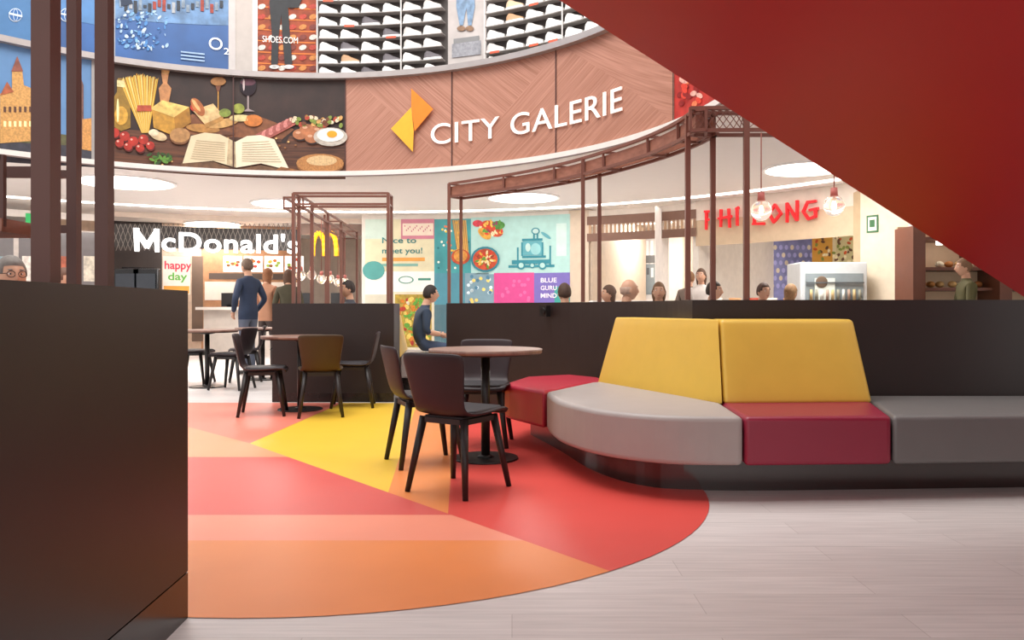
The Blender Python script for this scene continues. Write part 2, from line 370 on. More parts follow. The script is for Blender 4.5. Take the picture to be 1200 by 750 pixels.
for k in range(22): P.rect(140+k*5.6,-2+(k*7)%9,144+k*5.6,9+(k*5)%8,T(random.choice(['b0b4b8','a03828','28303c','8898a8'])),3+.05*k)
for x in (18,78): 
    P.ell(x,18,8,8,M('d8e6f4'),3); P.ell(x,18,7,7,M('3a70b0'),4); P.ell(x,18,3,7,M('d8e6f4'),4.4);P.ell(x,18,2.2,6.4,M('3a70b0'),4.8); P.rect(x-8,17.5,x+8,18.5,M('d8e6f4'),5)
P.px([(140,-10),(150,-10),(156,5),(142,8)],M('2c3a50'),4)
ux,hx=P.S.inv(245,58); P.text('O',ux,hx,.2,.19,M('ffffff',emit=.3),4); P.text('2',ux+.22,hx-.06,.08,.1,M('ffffff',emit=.3),4)
for k in range(3): P.rect(212,62+k*4,240,63.2+k*4,M('a8c4e4'),4)
for k in range(12): ub(302,370,M('e07a34',emit=.1),1,4.2+k*.18,4.22+k*.18)
for r in range(8):
    for k in range(6): P.ell(307+k*12,80-r*12,4.6,3,TS(['d0843c','b83822','e0d6ca','7a2c1c'][(r+k*3)%4]),2+.1*((r+k)%3),-.3)
P.px([(318,-20),(352,-20),(354,0),(350,10),(338,10),(340,40),(343,76),(334,76),(331,40),(330,18),(327,42),(326,76),(318,76),(319,40),(316,6)],T('1c1c20'),5)
P.ell(322,79,6,2.5,T('d8d4d0'),6); P.ell(339,79,6,2.5,T('d8d4d0'),6)
ux,hx=P.S.inv(308,50); P.text('SHOES.COM',ux,hx,.55,.10,M('f6efe8',emit=.3),7)
P.px([(536,-20),(556,-20),(557,8),(553,30),(549,30),(547,10),(543,30),(539,30),(535,8)],T('7a94b0'),3); P.ell(541,34,5,3,T('8a6a50'),4); P.ell(551,34,5,3,T('8a6a50'),4); P.px([(533,-20),(560,-20),(560,-8),(533,-6)],T('c8b098'),5)
P.rect(532,46,562,48,M('8a8a8a'),3); P.rect(530,52,564,64,M('9a9aa0',var=.3,scale=20),3)
P.done()
b=B('sneaker_shelf')
S=Cyl(5.98)
SH=[M(c,.5) for c in ('f4f1ec','f2eee8','dfc0a0','d4cfca','f6f2ec','c49a74','6a6468')]; SOLE=M('fbfaf7',.5); BRD=M('a8a29e',.4,emit=.05); RED=M('d85a3c',.5,emit=.1)
def shoe(b,u,h,m):
    sec=[(-.145,.034,.105),(-.11,.046,.14),(-.04,.048,.122),(.02,.050,.09),(.09,.052,.066),(.14,.036,.045)]
    pr=None; prs=None; mi=b.mi(m); ms=b.mi(SOLE); F0=[]
    for t,w,z in sec:
        q=[b.bm.verts.new(S.map(u+t,h+zz,.09+ww)) for ww,zz in ((-w,.026),(w,.026),(w*.8,z*.7+.01),(w*.35,z+.01),(-w*.35,z+.01),(-w*.8,z*.7+.01))]
        qs=[b.bm.verts.new(S.map(u+t*1.05,h+zz,.09+ww*1.1)) for ww,zz in ((-w,0),(w,0),(w,.03),(-w,.03))]
        for A,Bp,I in ((q,pr,mi),(qs,prs,ms)):
            if Bp:
                for j in range(len(A)):
                    f=b.bm.faces.new([Bp[j],Bp[(j+1)%len(A)],A[(j+1)%len(A)],A[j]]); f.material_index=I; F0.append(f)
            else:
                f=b.bm.faces.new(A); f.material_index=I; F0.append(f)
        pr=q;prs=qs
    f=b.bm.faces.new(pr); f.material_index=mi; F0.append(f); f=b.bm.faces.new(prs); f.material_index=ms; F0.append(f)
    bmesh.ops.recalc_face_normals(b.bm,faces=F0)
def shelfrange(x0,x1):
    u0=S.inv(x0,40)[0]; u1=S.inv(x1,40)[0]; nc=int((u1-u0)/.33); du=(u1-u0)/nc
    for r in range(11):
        h=4.12+r*.2
        for c in range(nc):
            ua=u0+c*du; ub_=ua+du
            pts=[S.map(ua,h-.012,.0),S.map(ub_,h-.012,.0),S.map(ub_,h-.012,.142),S.map(ua,h-.012,.142)]
            pts+=[(p[0],p[1],h-.001) for p in pts]; b.hexa(pts,BRD)
            if random.random()<.18:
                p=[S.map(ua+.09,h-.03,.146),S.map(ub_-.09,h-.03,.146),S.map(ub_-.09,h-.03,.15),S.map(ua+.09,h-.03,.15)]
                b.hexa(p+[(q[0],q[1],h+.005) for q in p],RED)
            shoe(b,ua+du/2+random.uniform(-.01,.01),h,SH[0 if random.random()<.5 else random.randrange(7)])
    for c in range(0,nc+1,4):
        p=S.map(u0+c*du,4.0,.16); b.beam(p,(p[0],p[1],6.4),.02,.02,M('d8d4d0'))
shelfrange(374,522); shelfrange(573,735); b.obj()

# ---------------- ground level shops
P=Paint('wall_restaurant_interior',Cyl(12.6),.5,2.99)
P.rect(60,230,352,420,M('c9b09a',.6,var=.15)); P.rect(130,250,190,420,M('3a3230'),1); P.rect(236,250,352,420,M('b0805c',.6,var=.2),1)
P.rect(240,330,352,352,M('d8cdc0',emit=.2),2); P.rect(245,320,352,328,M('54463e'),2)
for k in range(4):
    x=262+k*24; P.rect(x,300,x+22,319,M('f8efe4',emit=1.0),3)
    for j in range(7): P.ell(x+4+random.random()*14,304+random.random()*11,2.4,1.8,M(random.choice(['c86a2c','d8a83c','b83828','7a4a28','8aa048']),emit=.5),4+.1*j)
P.rect(143,313,184,336,M('16171c',.2),3); P.rect(225,300,238,400,M('6a5648'),2)
P.done()
P=Paint('storefront_restaurant',Cyl(10.1),.3,2.99)
P.rect(-60,240,132,260,M('e6e0da')); P.rect(128,247,430,262,M('cdbcae')); P.rect(128,262,352,294,M('2e2a29'),1)
for k in range(38):
    x=130+k*5.6
    P.px([(x,262),(x+.7,262),(x+12,294),(x+11.3,294)],M('7d7670'),2)
    P.px([(x+11.3,262),(x+12,262),(x+.7,294),(x,294)],M('7d7670'),2.5)
P.rect(352,262,430,276,M('7a645a'),1)
P.rect(127,247,133,425,M('4a3a34'),3); P.rect(424,247,428,425,M('c9b7a8'),2)
P.rect(-60,262,128,425,M('d6cec8',var=.15)); 
for k in range(5): P.rect(-50+k*36,272,-20+k*36,420,M('7d7a7c',.15),1); P.rect(-46+k*36,300,-26+k*36,330,T(['d8b48c','8aa0a8','e8e0d8','b06048','d0c8b8'][k]),2)
P.rect(30,250,41,262,M('2f9a55',emit=.8),4)
P.rect(191,300,223,345,M('e6dad0',emit=.1),3)
u,h=P.S.inv(193,315); P.text('happy',u,h,.5,.16,M('d03048',emit=.3),4,bold=.02); u,h=P.S.inv(197,328); P.text('day',u,h,.36,.15,M('58a040',emit=.3),4,bold=.02); P.rect(192,335,222,344,M('d8983c',emit=.1),4)
u,h=P.S.inv(157,293); u1=P.S.inv(350,292)[0]
LW=M('ffffff',.4,emit=1.2,var=0)
# heavy grotesque M drawn as bars, then the rest of the word
P.strokes([(0.1,.0,.1,1),(.9,0,.9,1),(.1,.97,.5,.2),(.9,.97,.5,.2)],u,h,.46,.40,.10,LW,6,.06)
P.text("cDonald's",u+.50,h,u1-u-.50,.40,LW,6,ext=.06,bold=.02,space=1.05)
P.done()
b=B('golden_arch_sign')
S=Cyl(9.95); 
for s_ in (0,1):
    pts=[]
    for k in range(13):
        t=math.pi*k/12; x=373.5+s_*14-7*math.cos(t); y=300-27*math.sin(t)**.75 if k not in(0,12) else 300
        u,h=S.inv(x,y); pts.append(S.map(u,h,0))
    for k in range(12): b.cyl(pts[k],pts[k+1],.05,.05,M('ffb81c',.4,emit=.9),8)
u,h=S.inv(380,272); p=S.map(u,h,-.06); b.beam((p[0],p[1],2.3),(p[0],p[1],3.0),.04,.04,FR); b.obj()
b=B('service_counter')
b.box((-5.0,17.6,.5),(3.4,.6,1.0),M('cfc6bd',.3)); b.box((-5.0,17.5,1.03),(3.6,.8,.06),M('efe9e2',.3))
for k in range(4): b.box((-6.2+k*.8,17.5,1.22),(.34,.1,.3),M('2a2a2c',.3)); b.box((-6.2+k*.8,17.5,1.08),(.1,.1,.06),M('2a2a2c',.3))
b.obj()
b=B('self_order_kiosk')
for x in (150,172): 
    X=(x-600)/F*15.4; b.box((X,15.4,.95),(.5,.12,1.7),M('17171a',.25),bev=.02); b.box((X,15.33,1.3),(.4,.02,.8),M('2c3038',.1,emit=.05)); b.box((X,15.4,.05),(.6,.4,.1),M('2a2a2c'))
b.obj()

# mural wall
P=Paint('wall_mural',Cyl(9.9),.3,2.99)
P.rect(424,246,668,430,M('d8d2ca'))
P.rect(428,257,509,318,M('d4ceae'),1); P.rect(428,257,460,280,M('c0d4ca'),1.5); P.rect(470,257,509,280,M('c07a8c'),2); P.rect(472,262,508,276,M('dccdbc'),3)
for k in range(16): P.rect(474+k*2,264+(k*5)%7,475.2+k*2,266+(k*5)%7,M('b87080'),4)
u,h=P.S.inv(448,285); P.text('Nice to',u,h,.72,.12,M('2c7a7c'),3,bold=.01); u,h=P.S.inv(448,297); P.text('meet you!',u,h,.85,.12,M('2c7a7c'),3,bold=.01)
P.rect(448,302,498,306,M('d89848'),2); P.rect(448,309,490,312,M('7aaba0'),2)
P.rect(509,257,552,320,M('3f949a',.5,var=.2,scale=3),1)
for k in range(40): P.ell(512+random.random()*38,260+random.random()*58,1.3,1.3,M(random.choice(['e8c84a','f0f0e0','1f6f78','e07a50'])),2+k*.02)
for k in range(14): P.px([(530+k*1.2,258),(530.8+k*1.2,258),(538+k*.9,300),(537+k*.9,300)],M('d8b060' if k%2 else 'b88038'),3+.05*k)
P.ell(540,301,11,9,T('b04a2c'),4); P.ell(540,300,8,7,T('d09040'),5)
P.rect(552,255,668,320,M('a8d0cc'),1)
P.ell(577,268,14,8,T('c64a2a'),2,.5); P.ell(584,264,8,5,T('4a8a3c'),3); P.ell(568,274,9,5,T('d8a040'),3.3,.7); P.ell(560,262,6,4,T('c83a4a'),3.5)
for k in range(24): P.ell(562+random.random()*28,258+random.random()*20,2.6,1.3,TS(random.choice(['8a3a5a','e8d8b0','5a9a3c','d8402c','e8b850'])),4+.03*k,random.random()*3)
P.ell(569,304,17,15,M('2a7a8a'),4.8); P.ell(569,304,14.5,12.5,T('b8482a'),5)
for k in range(60):
    a=random.random()*6.28; r=random.random()*11; P.ell(569+r*math.cos(a),304+r*.85*math.sin(a),2.4,1.2,TS(random.choice(['d8a840','5a9030','c83020','e0d0a0','8a3a20'])),6+.02*k,a)
TL=M('2c8494'); TL2=M('5ca4b0')
for q in [(612,280,636,282),(612,300,640,302),(600,305,646,309),(625,270,627,280),(629,272,631,280),(644,288,646,312),(606,290,608,308),(611,284,613,300),(635,284,637,300),(596,311,650,313)]: P.rect(*q,TL,3)
P.rect(613,283,635,299,TL2,2.8)
for x,y,r in [(611,311,5),(636,311,5),(624,311,3.5)]: P.ell(x,y,r,r,TL,4); P.ell(x,y,r*.6,r*.6,M('a8d0cc'),4.5)
P.ell(628,292,6,7,M('8cc4c8'),3.5); P.ell(619,290,3,5,M('b4d2cf'),3.6); P.ell(628,271,5,4,TL,4); P.ell(628,271,3.6,2.8,M('b4d2cf'),4.5); P.ell(640,276,7,2,TL2,3,.6); P.rect(652,262,664,300,M('c4dcd8'),2)
P.rect(509,320,545,410,M('4c8c9e'),1); P.rect(545,320,581,357,M('7a9baa'),1); P.rect(579,320,626,357,M('d04a8e'),2); P.rect(626,320,668,357,M('7468b4'),2); P.rect(650,336,668,357,M('389c94'),3)
for k,t in enumerate(['BLUE','GURU','MIND']): 
    u,h=P.S.inv(634,331+k*9); P.text(t,u,h,.34,.09,M('f4eef8'),4,bold=.015)
for k in range(24): P.ell(549+random.random()*28,324+random.random()*30,2,2,T(random.choice(['c8dce4','4a7c98','f0d070'])),2+k*.02)
for k in range(14): P.ell(584+random.random()*36,326+random.random()*26,2,2,M('e068a4'),3+k*.02)
P.rect(428,318,509,345,M('e4e8e4'),1); P.ell(438,317,13,11,M('4f9894'),3); P.ell(476,328,9,4.5,M('3a8a78'),2); P.ell(476,328,7.5,3.4,M('e4e8e4'),3); P.rect(490,326,505,328.5,M('3a8a78'),2)
P.rect(428,345,458,415,M('c8c4b2'),1); P.rect(460,342,509,410,M('d8d0b8'),2); P.rect(463,345,506,407,T('a89038'),3)
for k in range(140): P.ell(465+random.random()*39,350+random.random()*55,1.4+random.random()*3,1+random.random()*2,TS(random.choice(['5a9a38','c87a24','d8c060','a83424','7aaa44','e0d8c0'])),4+.02*k,random.random()*3)
P.rect(509,357,668,425,M('b8c8cc'),1)
P.done()

P=Paint('wall_food_court_back',Cyl(14.0),.5,2.99)
P.rect(668,240,1300,430,M('dcd2c8',.7,var=.05))
P.rect(690,282,780,350,M('c8c1bc',.5),1); P.rect(712,288,722,345,M('d0603c'),3); P.rect(700,292,706,340,M('8a5a40'),3)
for k in range(10): P.rect(724+k*5.5,282,727+k*5.5,312,M('f0ece8'),2)
P.rect(735,310,780,345,M('8a9396',.3,.3),2); P.rect(740,300,778,308,M('6a6866'),3)
for k in range(8): P.rect(738+k*5,314,741+k*5,322+(k*3)%6,M(['5a5a5c','d8d4d0','a89070','c8a040'][k%4]),4)
P.rect(800,275,868,350,M('d0bea8'),1); P.rect(812,300,850,350,M('a88058'),2)
P.rect(866,283,962,352,M('7a7eb0',.5,var=.3,scale=5,emit=.05),2)
for k in range(84): P.ell(869+(k%14)*6.6+(3.2 if (k//14)%2 else 0),290+(k//14)*9,2.1,2.9,M('9c9ccc' if k%3 else 'ccc0a8',emit=.15),3)
P.rect(952,272,1004,320,M('d8ccA8'.lower(),emit=.1),4); P.rect(952,274,976,318,M('d09a40',emit=.1),5); P.rect(980,276,1002,316,M('c8c090',emit=.1),5)
for k in range(50): P.ell(956+random.random()*46,278+random.random()*38,2.4,1.6,TS(random.choice(['8a9a48','c85a2c','f0e6c0','6a4a30'])),6+.05*k,random.random()*3)
P.done()
P=Paint('storefront_asian_kitchen',Cyl(9.9),.3,2.99)
P.rect(664,247,690,430,M('cdbca8')); P.rect(690,247,815,258,M('dcd2c8'))
for k in range(26): P.rect(690+k*4.9,255,693+k*4.9,276,M('9f8068' if k%2 else 'b8987a'),1)
P.rect(688,254,816,256,M('7a5a4c'),2); P.rect(688,274,816,277,M('7a5a4c'),2)
P.rect(815,226,1010,240,M('d8ccc0')); P.rect(815,240,1000,276,M('c8b296'),-2)
P.rect(1008,222,1064,430,M('d8cbb6'),1); P.rect(1016,253,1030,272,M('3d6b45',.5,emit=.1),3); P.rect(1018,255,1028,270,M('e8e4d0'),4); P.rect(1020,258,1026,266,M('3d6b45'),5)
P.px([(1000,226),(1009,222),(1009,430),(1000,430)],M('b8a080'),1)
P.rect(1064,215,1300,282,M('dcd2c8')); P.rect(1066,278,1300,290,M('7a4a34'),2)
# brush-lettered sign: PHI LONG as tapered bars
RD=M('d01c24',.4,emit=.45)
G={'P':[(0.1,-.1,.15,1),(.0,1,.8,.95),(.8,.95,.7,.5),(.7,.5,.15,.45)],'H':[(.1,0,.15,1),(.85,-.08,.8,1),(-.05,.5,1.0,.55)],'I':[(.5,0,.5,1),(.3,1.0,.75,1.04)],
'L':[(.15,1.05,.1,0),(.0,0,.95,-.05)],'O':[(.5,1,.08,.55),(.08,.55,.4,0),(.4,0,.92,.45),(.92,.45,.5,1)],'N':[(.1,-.05,.12,1),(.12,1,.85,0),(.85,0,.88,1.08)],'G':[(.9,.95,.35,.95),(.35,.95,.05,.45),(.05,.45,.4,0),(.4,0,.9,.1),(.9,.1,.88,.5),(.5,.5,1.05,.52)]}
u,h=P.S.inv(828,267); u1=P.S.inv(960,262)[0]; tw=u1-u; ws=[.8,.85,.35,.45,.8,.95,.9,.95]; tot=sum(ws)+.25*7; cu_=u
for ch,wd_ in zip('PHI LONG',ws):
    W_=wd_/tot*tw
    if ch!=' ': P.strokes(G[ch],cu_,h,W_,.29,.042,RD,8,.05)
    cu_+=W_+.25/tot*tw
P.done()
b=B('shop_partition')
for x in (690,815,1066):
    S=Cyl(9.96); u,_=S.inv(x,300); p=S.map(u,0); v=Vector((p[0]-CX,p[1]-CY)).normalized()
    q=(p[0]+v.x*3.8,p[1]+v.y*3.8)
    t=Vector((-v.y,v.x))*.06
    b.prism([(p[0]-t.x,p[1]-t.y),(p[0]+t.x,p[1]+t.y),(q[0]+t.x,q[1]+t.y),(q[0]-t.x,q[1]-t.y)],0,2.98,M('cdbca8' if x!=815 else 'e2dcd4'))
b.obj()
def Xat(x,Z): return (x-600)/F*Z
b=B('slat_screen')
for k in range(9): 
    X=Xat(776,14)+k*.05; b.box((X,14.6+k*.12,1.45),(.03,.06,2.9),M('f0ebe6'))
b.obj()
b=B('display_fridge')
X=Xat(968,12.2); b.box((X,12.2,.86),(1.0,.6,1.72),M('ccd2d4',.3),bev=.02); b.box((X,11.89,1.15),(.86,.02,.8),M('8c989c',.1)); b.box((X-.15,11.87,1.3),(.3,.01,.36),M('d8dfd6',emit=.1))
for k in range(3): b.box((X,11.86,.85+k*.28),(.86,.02,.02),M('6a7074',.3,.5))
for j in range(2):
    for k in range(10): b.cyl((X-.36+k*.08,11.85,.87+j*.28),(X-.36+k*.08,11.85,1.03+j*.28),.025,.02,M(['a08878','c0a878','8a8a7a','d8d8d0'][(k+j)%4]),8)
b.sph((X-.2,11.86,1.42),.09,M('6a5848'),(1,.1,1)); b.obj()
b=B('food_counter')
b.box((Xat(890,13.4),13.2,.5),(1.9,.7,1.0),M('8a6a52',.4)); b.box((Xat(890,13.4),13.1,1.03),(2.0,.85,.06),M('e8ddd0',.3)); b.box((Xat(745,13.2),13.6,.55),(1.3,.7,1.1),M('c9c6c2',.25,.4)); b.box((Xat(745,13.2),13.6,1.13),(1.4,.8,.06),M('efece8',.3))
for k in range(6): b.cyl((Xat(890,13.4)-.8+k*.3,13.1,1.06),(Xat(890,13.4)-.8+k*.3,13.1,1.2),.08,.1,M(['f0e8dc','d8a070','b84a30'][k%3]),12)
b.obj()
b=B('bakery_shelf')
wd=M('6a3d2a',.45); X0=Xat(1068,10.6)
for x in (1066,1165,1250): b.box((Xat(x,10.6),10.6,1.05),(.16,.5,2.1),wd)
for z in (.4,.9,1.28,1.55,1.95): b.box((X0+1.1,10.75,z),(2.2,.5,.04),wd)
b.box((X0+1.1,11.0,1.1),(2.2,.04,2.1),M('c8a888',.6,emit=.1))
for z in (.92,1.30,1.57):
    for k in range(16):
        if random.random()<.85: b.sph((X0+.2+k*.125,10.65+random.random()*.1,z+.05),.055,M(random.choice(['c88a48','e0b878','a86a34','e8dcc0','d8d0c8'])),(1,1.3,.8),10)
for k in range(3): b.box((X0+.5+k*.6,10.6,1.9),(.3,.1,.05),GLOW)
b.obj()

# ---------------- dark partitions / planters
left=[(-1.03,.9),(-1.07,2.63),(-2.0,3.45),(-2.7,3.3),(-2.7,.9)]
b=B('planter_box'); b.prism(left,.155,1.08,DARK); b.prism(left,0,.15,DARK2); b.obj()
b=B('planter_box'); mid=[(-2.62,8.7),(-1.29,8.7),(-1.29,9.15),(-2.25,9.15),(-2.45,13.3),(-2.8,13.3)]
b.prism(mid,.1,1.08,DARK); b.prism(mid,0,.1,DARK2); b.obj()
wp=catmull([(-.7,8.5),(0,7.86),(.52,7.2),(.93,6.4),(1.13,5.8),(1.2,5.3)],6)
wo=offset(wp,.27)
b=B('partition_wall'); b.prism(wp+[(1.5,5.3),(5.2,5.25),(5.2,5.52),(1.55,5.56)]+wo[-3::-1],0,1.08,DARK); 
b.cyl((.3,7.4,1.0),(.28,7.38,1.0),.03,.03,M('0c0c0c',.3)); b.box((.305,7.415,1.0),(.1,.05,.1),M('101010'),rz=-.9); b.obj()

# ---------------- trellises
PL=mat_grain('trellis_plank','8a5a48','aa7560',sc=(3,3,8),rough=.5)
def trellis(name,fp,bp,z0,z1,posts,zb=1.082,planks=True,mesh=[]):
    b=B(name)
    for path in (fp,bp):
        for i in range(len(path)-1):
            for z in (z0,z1): b.beam((*path[i],z),(*path[i+1],z),.024,.024,FR)
    for i in range(len(fp)):
        if i%5==0 or i==len(fp)-1:
            for p in (fp[i],bp[i]): b.beam((*p,z0),(*p,z1),.02,.02,FR)
            for z in (z0,z1): b.beam((*fp[i],z),(*bp[i],z),.02,.02,FR)
    if planks:
        for i in range(0,len(fp)-1):
            a=Vector(fp[i]);c=Vector(fp[i+1]); d=Vector(bp[i]);e=Vector(bp[i+1])
            for q0,q1 in ((.08,.16),(.84,.92)):
                b.hexa([(*a.lerp(d,q0),z0+.015),(*c.lerp(e,q0),z0+.015),(*(c.lerp(e,q1)),z0+.015),(*(a.lerp(d,q1)),z0+.015),(*a.lerp(d,q0),z1-.03),(*c.lerp(e,q0),z1-.03),(*(c.lerp(e,q1)),z1-.03),(*(a.lerp(d,q1)),z1-.03)],PL)
    for i in posts:
        for p in (fp[i],bp[i]): b.beam((*p,zb),(*p,z1),.034,.034,FR)
    for i in mesh:
        a=Vector(fp[i]);c=Vector(fp[i+1]);d=Vector(bp[i]);e=Vector(bp[i+1])
        for k in range(9):
            t=k/8; b.beam((*a.lerp(c,t),z1),(*d.lerp(e,min(1,t+.3)),z1),.005,.005,FR); b.beam((*a.lerp(c,min(1,t+.3)),z1),(*d.lerp(e,t),z1),.005,.005,FR)
            b.beam((*a.lerp(c,t),z0),(*a.lerp(c,min(1,t+.3)),z1),.005,.005,FR); b.beam((*a.lerp(c,min(1,t+.3)),z0),(*a.lerp(c,t),z1),.005,.005,FR)
    return b.obj()
fp=offset(wp,.04)[:-1]+[(1.3,5.34)]; bp=offset(wp,.22)[:-2]+[(1.33,5.7),(1.34,5.52)]
nn=len(fp)
trellis('trellis',fp,bp,2.22,2.36,[0,13,nn-4])
f2=[(1.2,5.36),(1.57,5.34),(2.2,5.33),(3.0,5.32),(4,5.31)]; b2_=[(1.25,5.5),(1.62,5.5),(2.2,5.5),(3.0,5.49),(4,5.48)]
trellis('trellis',f2,b2_,2.22,2.37,[1,4],planks=False,mesh=[0,1])
mf=[(-2.42+i*.35,8.82) for i in range(4)]; mb=[(-2.42+i*.35,9.05) for i in range(4)]
trellis('trellis',mf,mb,2.18,2.30,[0,3],planks=False)
mf=[(-2.40-.02*i,9.15+i*.5) for i in range(9)]; mb=[(-2.62-.02*i,9.15+i*.5) for i in range(9)]
trellis('trellis',mb,mf,2.18,2.30,[1,3,5,8],planks=False)
b=B('trellis')
for X,Y,w in ((-1.10,1.88,.045),(-1.31,2.56,.042),(-1.76,3.2,.04)): b.beam((X,Y,1.082),(X,Y,3.4),w,w,FRN)
for a,c in (((-1.10,1.88),(-1.31,2.56)),((-1.31,2.56),(-1.76,3.2))): b.beam((*a,3.38),(*c,3.38),.05,.05,FRN)
for z in (1.34,1.56): b.beam((-1.76,3.2,z),(-2.5,3.15,z),.03,.03,FRN)
b.box((-2.16,3.12,1.335),(.5,.28,.05),PL); 
for x_ in (-1.92,-2.4):
    for y_ in (3.0,3.25): b.beam((x_,y_,1.33),(x_,y_,1.6),.02,.02,FRN)
for y_ in (3.0,3.25): b.beam((-1.92,y_,1.59),(-2.4,y_,1.59),.02,.02,FRN)
b.beam((-2.4,3.15,1.082),(-2.4,3.15,3.4),.04,.04,FRN); b.obj()

# ---------------- pendants
GL=mat_glass(); CAP=M('d0766c',.4)
def pendant(X,Y,z,r=.07,top=2.22):
    b=B('pendant_bulb'); b.cyl((0,0,r*1.5),(0,0,top-z),.004,.004,M('b0685c'),6); b.cyl((0,0,r*.85),(0,0,r*1.75),.026,.022,CAP,14)
    b.sph((0,0,0),r,GL,(1,1,1.02),20)
    b.sph((0,0,0),r*.22,M('ffd9a0',emit=14),(1,1,2.2),8); b.cyl((0,0,r*.2),(0,0,r*.85),.006,.008,M('e8d8c0'),6); return b.obj((X,Y,z))
pendant(Xat(893,5.4),5.42,1.69); pendant(Xat(978,5.4),5.41,1.72); 
for k in range(6): pendant(-2.52-.02*k,9.5+k*.6,1.42+.03*(k%2),.06)

# ---------------- banquette
GREY=M('a39a96',.5,var=.03); GREY2=M('6c6867',.5,var=.03); BURG=M('8c1e38',.4,var=.03); REDS=M('b02a3c',.4,var=.03); YEL=M('dcb348',.42,var=.03)
b=B('corner_banquette')
fc=catmull([(.24,5.5),(.255,5.2),(.32,4.85),(.50,4.48),(.82,4.24),(1.22,4.2)],6)
b.prism([(-.06,6.1),(-.02,5.98),(.22,5.52),(.6,6.2),(.78,6.3),(.72,6.66),(.5,6.95),(.12,6.72)],.19,.45,REDS,bev=.025)
b.prism(fc+[(1.27,4.84),(1.25,4.9),(.74,6.3),(.61,6.2)],.19,.45,GREY,bev=.028)
b.prism([(1.228,4.2),(2.02,4.24),(2.2,4.86),(2.2,5.2),(1.28,5.2),(1.278,4.84)],.19,.45,BURG,bev=.025)
b.prism([(2.028,4.24),(3.4,4.34),(3.4,5.24),(2.21,5.24),(2.21,4.86)],.19,.45,GREY2,bev=.025)
b.prism([(3.408,4.34),(4.8,4.45),(4.8,5.24),(3.408,5.24)],.19,.45,GREY2,bev=.025)
pl=catmull([(.15,6.45),(.35,5.7),(.5,5.05),(.72,4.62),(1.06,4.48),(2.0,4.5),(4.8,4.68)],6)
b.prism(pl+[(4.8,5.24),(1.3,5.24),(1.1,5.7),(.75,6.3),(.45,6.8),(.3,6.7)],0,.19,M('30211f',.12,spec=.8))
q=lambda P,z:[(p[0],p[1],z) for p in P]
b.soft(q([(1.285,4.81),(2.21,4.87),(2.21,5.24),(1.285,5.24)],.44)+q([(1.30,4.97),(2.155,5.02),(2.155,5.24),(1.30,5.24)],.955),YEL)
b.soft(q([(1.272,4.81),(1.272,5.26),(.98,6.2),(.67,6.25)],.44)+q([(1.288,4.97),(1.288,5.22),(.96,6.25),(.80,6.16)],.955),YEL)
b.obj()
b=B('corner_banquette')
b.box((-1.6,10.2,.32),(.5,2.0,.26),GREY,bev=.02); b.box((-1.6,10.2,.095),(.4,1.9,.19),DARK2)
b.box((-1.15,10.3,.32),(.38,1.5,.26),GREY,bev=.02); b.box((-1.2,10.3,.095),(.3,1.4,.19),DARK2)
b.hexa(q([(-1.75,9.3),(-1.30,9.3),(-1.45,11.1),(-1.75,11.1)],.45)+q([(-1.72,9.32),(-1.36,9.32),(-1.55,11.1),(-1.72,11.1)],.94),YEL,.02); b.obj()

# ---------------- chairs and tables
def chair(shell,pad):
    prof=[(.215,.415),(.225,.43),(.20,.447),(.08,.438),(-.06,.430),(-.16,.437),(-.205,.475),(-.232,.56),(-.252,.66),(-.27,.745),(-.278,.785)]
    wid=[.17,.19,.205,.215,.21,.19,.170,.184,.200,.212,.206]
    me=bpy.data.meshes.new('t'); vs=[];fs=[]; U=8
    for i,((x,z),w) in enumerate(zip(prof,wid)):
        for j in range(U+1):
            u=-1+2*j/U; k=max(0,min(1,(i-4)/3))
            vs.append((x+.035*u*u*k,u*w,z+.018*u*u*(1-k)*(1 if i>1 else .3)-(.008*u**6 if i==len(prof)-1 else 0)))
    for i in range(len(prof)-1):
        for j in range(U): a=i*(U+1)+j; fs.append((a,a+1,a+U+2,a+U+1))
    me.from_pydata(vs,[],fs); o=evalmesh(me,[('SOLIDIFY',dict(thickness=.018,offset=0)),('SUBSURF',dict(levels=1))]); m=bake(o)
    b=B('dining_chair'); b.mesh(m,shell)
    b.prism([(.205,-.15),(.21,.15),(.16,.185),(-.1,.19),(-.15,.14),(-.15,-.14),(-.1,-.19),(.16,-.185)],.44,.468,pad,bev=.012)
    b.box((0,0,.415),(.28,.26,.03),shell)
    L=M('1f1817',.45)
    for sx,sy in ((1,1),(1,-1),(-1,1),(-1,-1)):
        b.cyl((sx*.14,sy*.14,.42),(sx*.21,sy*.2,0.004),.024,.0155,L,12)
    for sy in (1,-1): b.beam((.14,sy*.14,.405),(-.14,sy*.14,.405),.03,.03,L)
    for sx in (1,-1): b.beam((sx*.14,.14,.405),(sx*.14,-.14,.405),.03,.03,L)
    return b
CS=M('32272a',.5,spec=.35); PD=M('353235',.55,spec=.35)
c1=chair(CS,PD).obj((-.30,4.50,0),math.radians(57))
inst(c1,(-.58,5.28,0),math.radians(22)); inst(c1,(-.22,6.02,0),math.radians(-95))
inst(c1,(-2.40,7.68,0),math.radians(12)); inst(c1,(-1.66,8.32,0),math.radians(188))
c2=chair(M('43331f',.5,spec=.35),PD).obj((-1.83,7.62,0),math.radians(104))
inst(c1,(-3.55,10.1,0),math.radians(170)); inst(c1,(-3.75,11.2,0),math.radians(200)); inst(c1,(-3.3,11.7,0),math.radians(190)); inst(c1,(-4.35,10.9,0),math.radians(0))
TOPM=mat_grain('table_top_wood','75564a','917062',sc=(3,16,3),rough=.45)
b=B('cafe_table')
b.cyl((0,0,.722),(0,0,.75),.385,.385,TOPM,48); b.cyl((0,0,.714),(0,0,.722),.375,.38,M('3a2a26'),48)
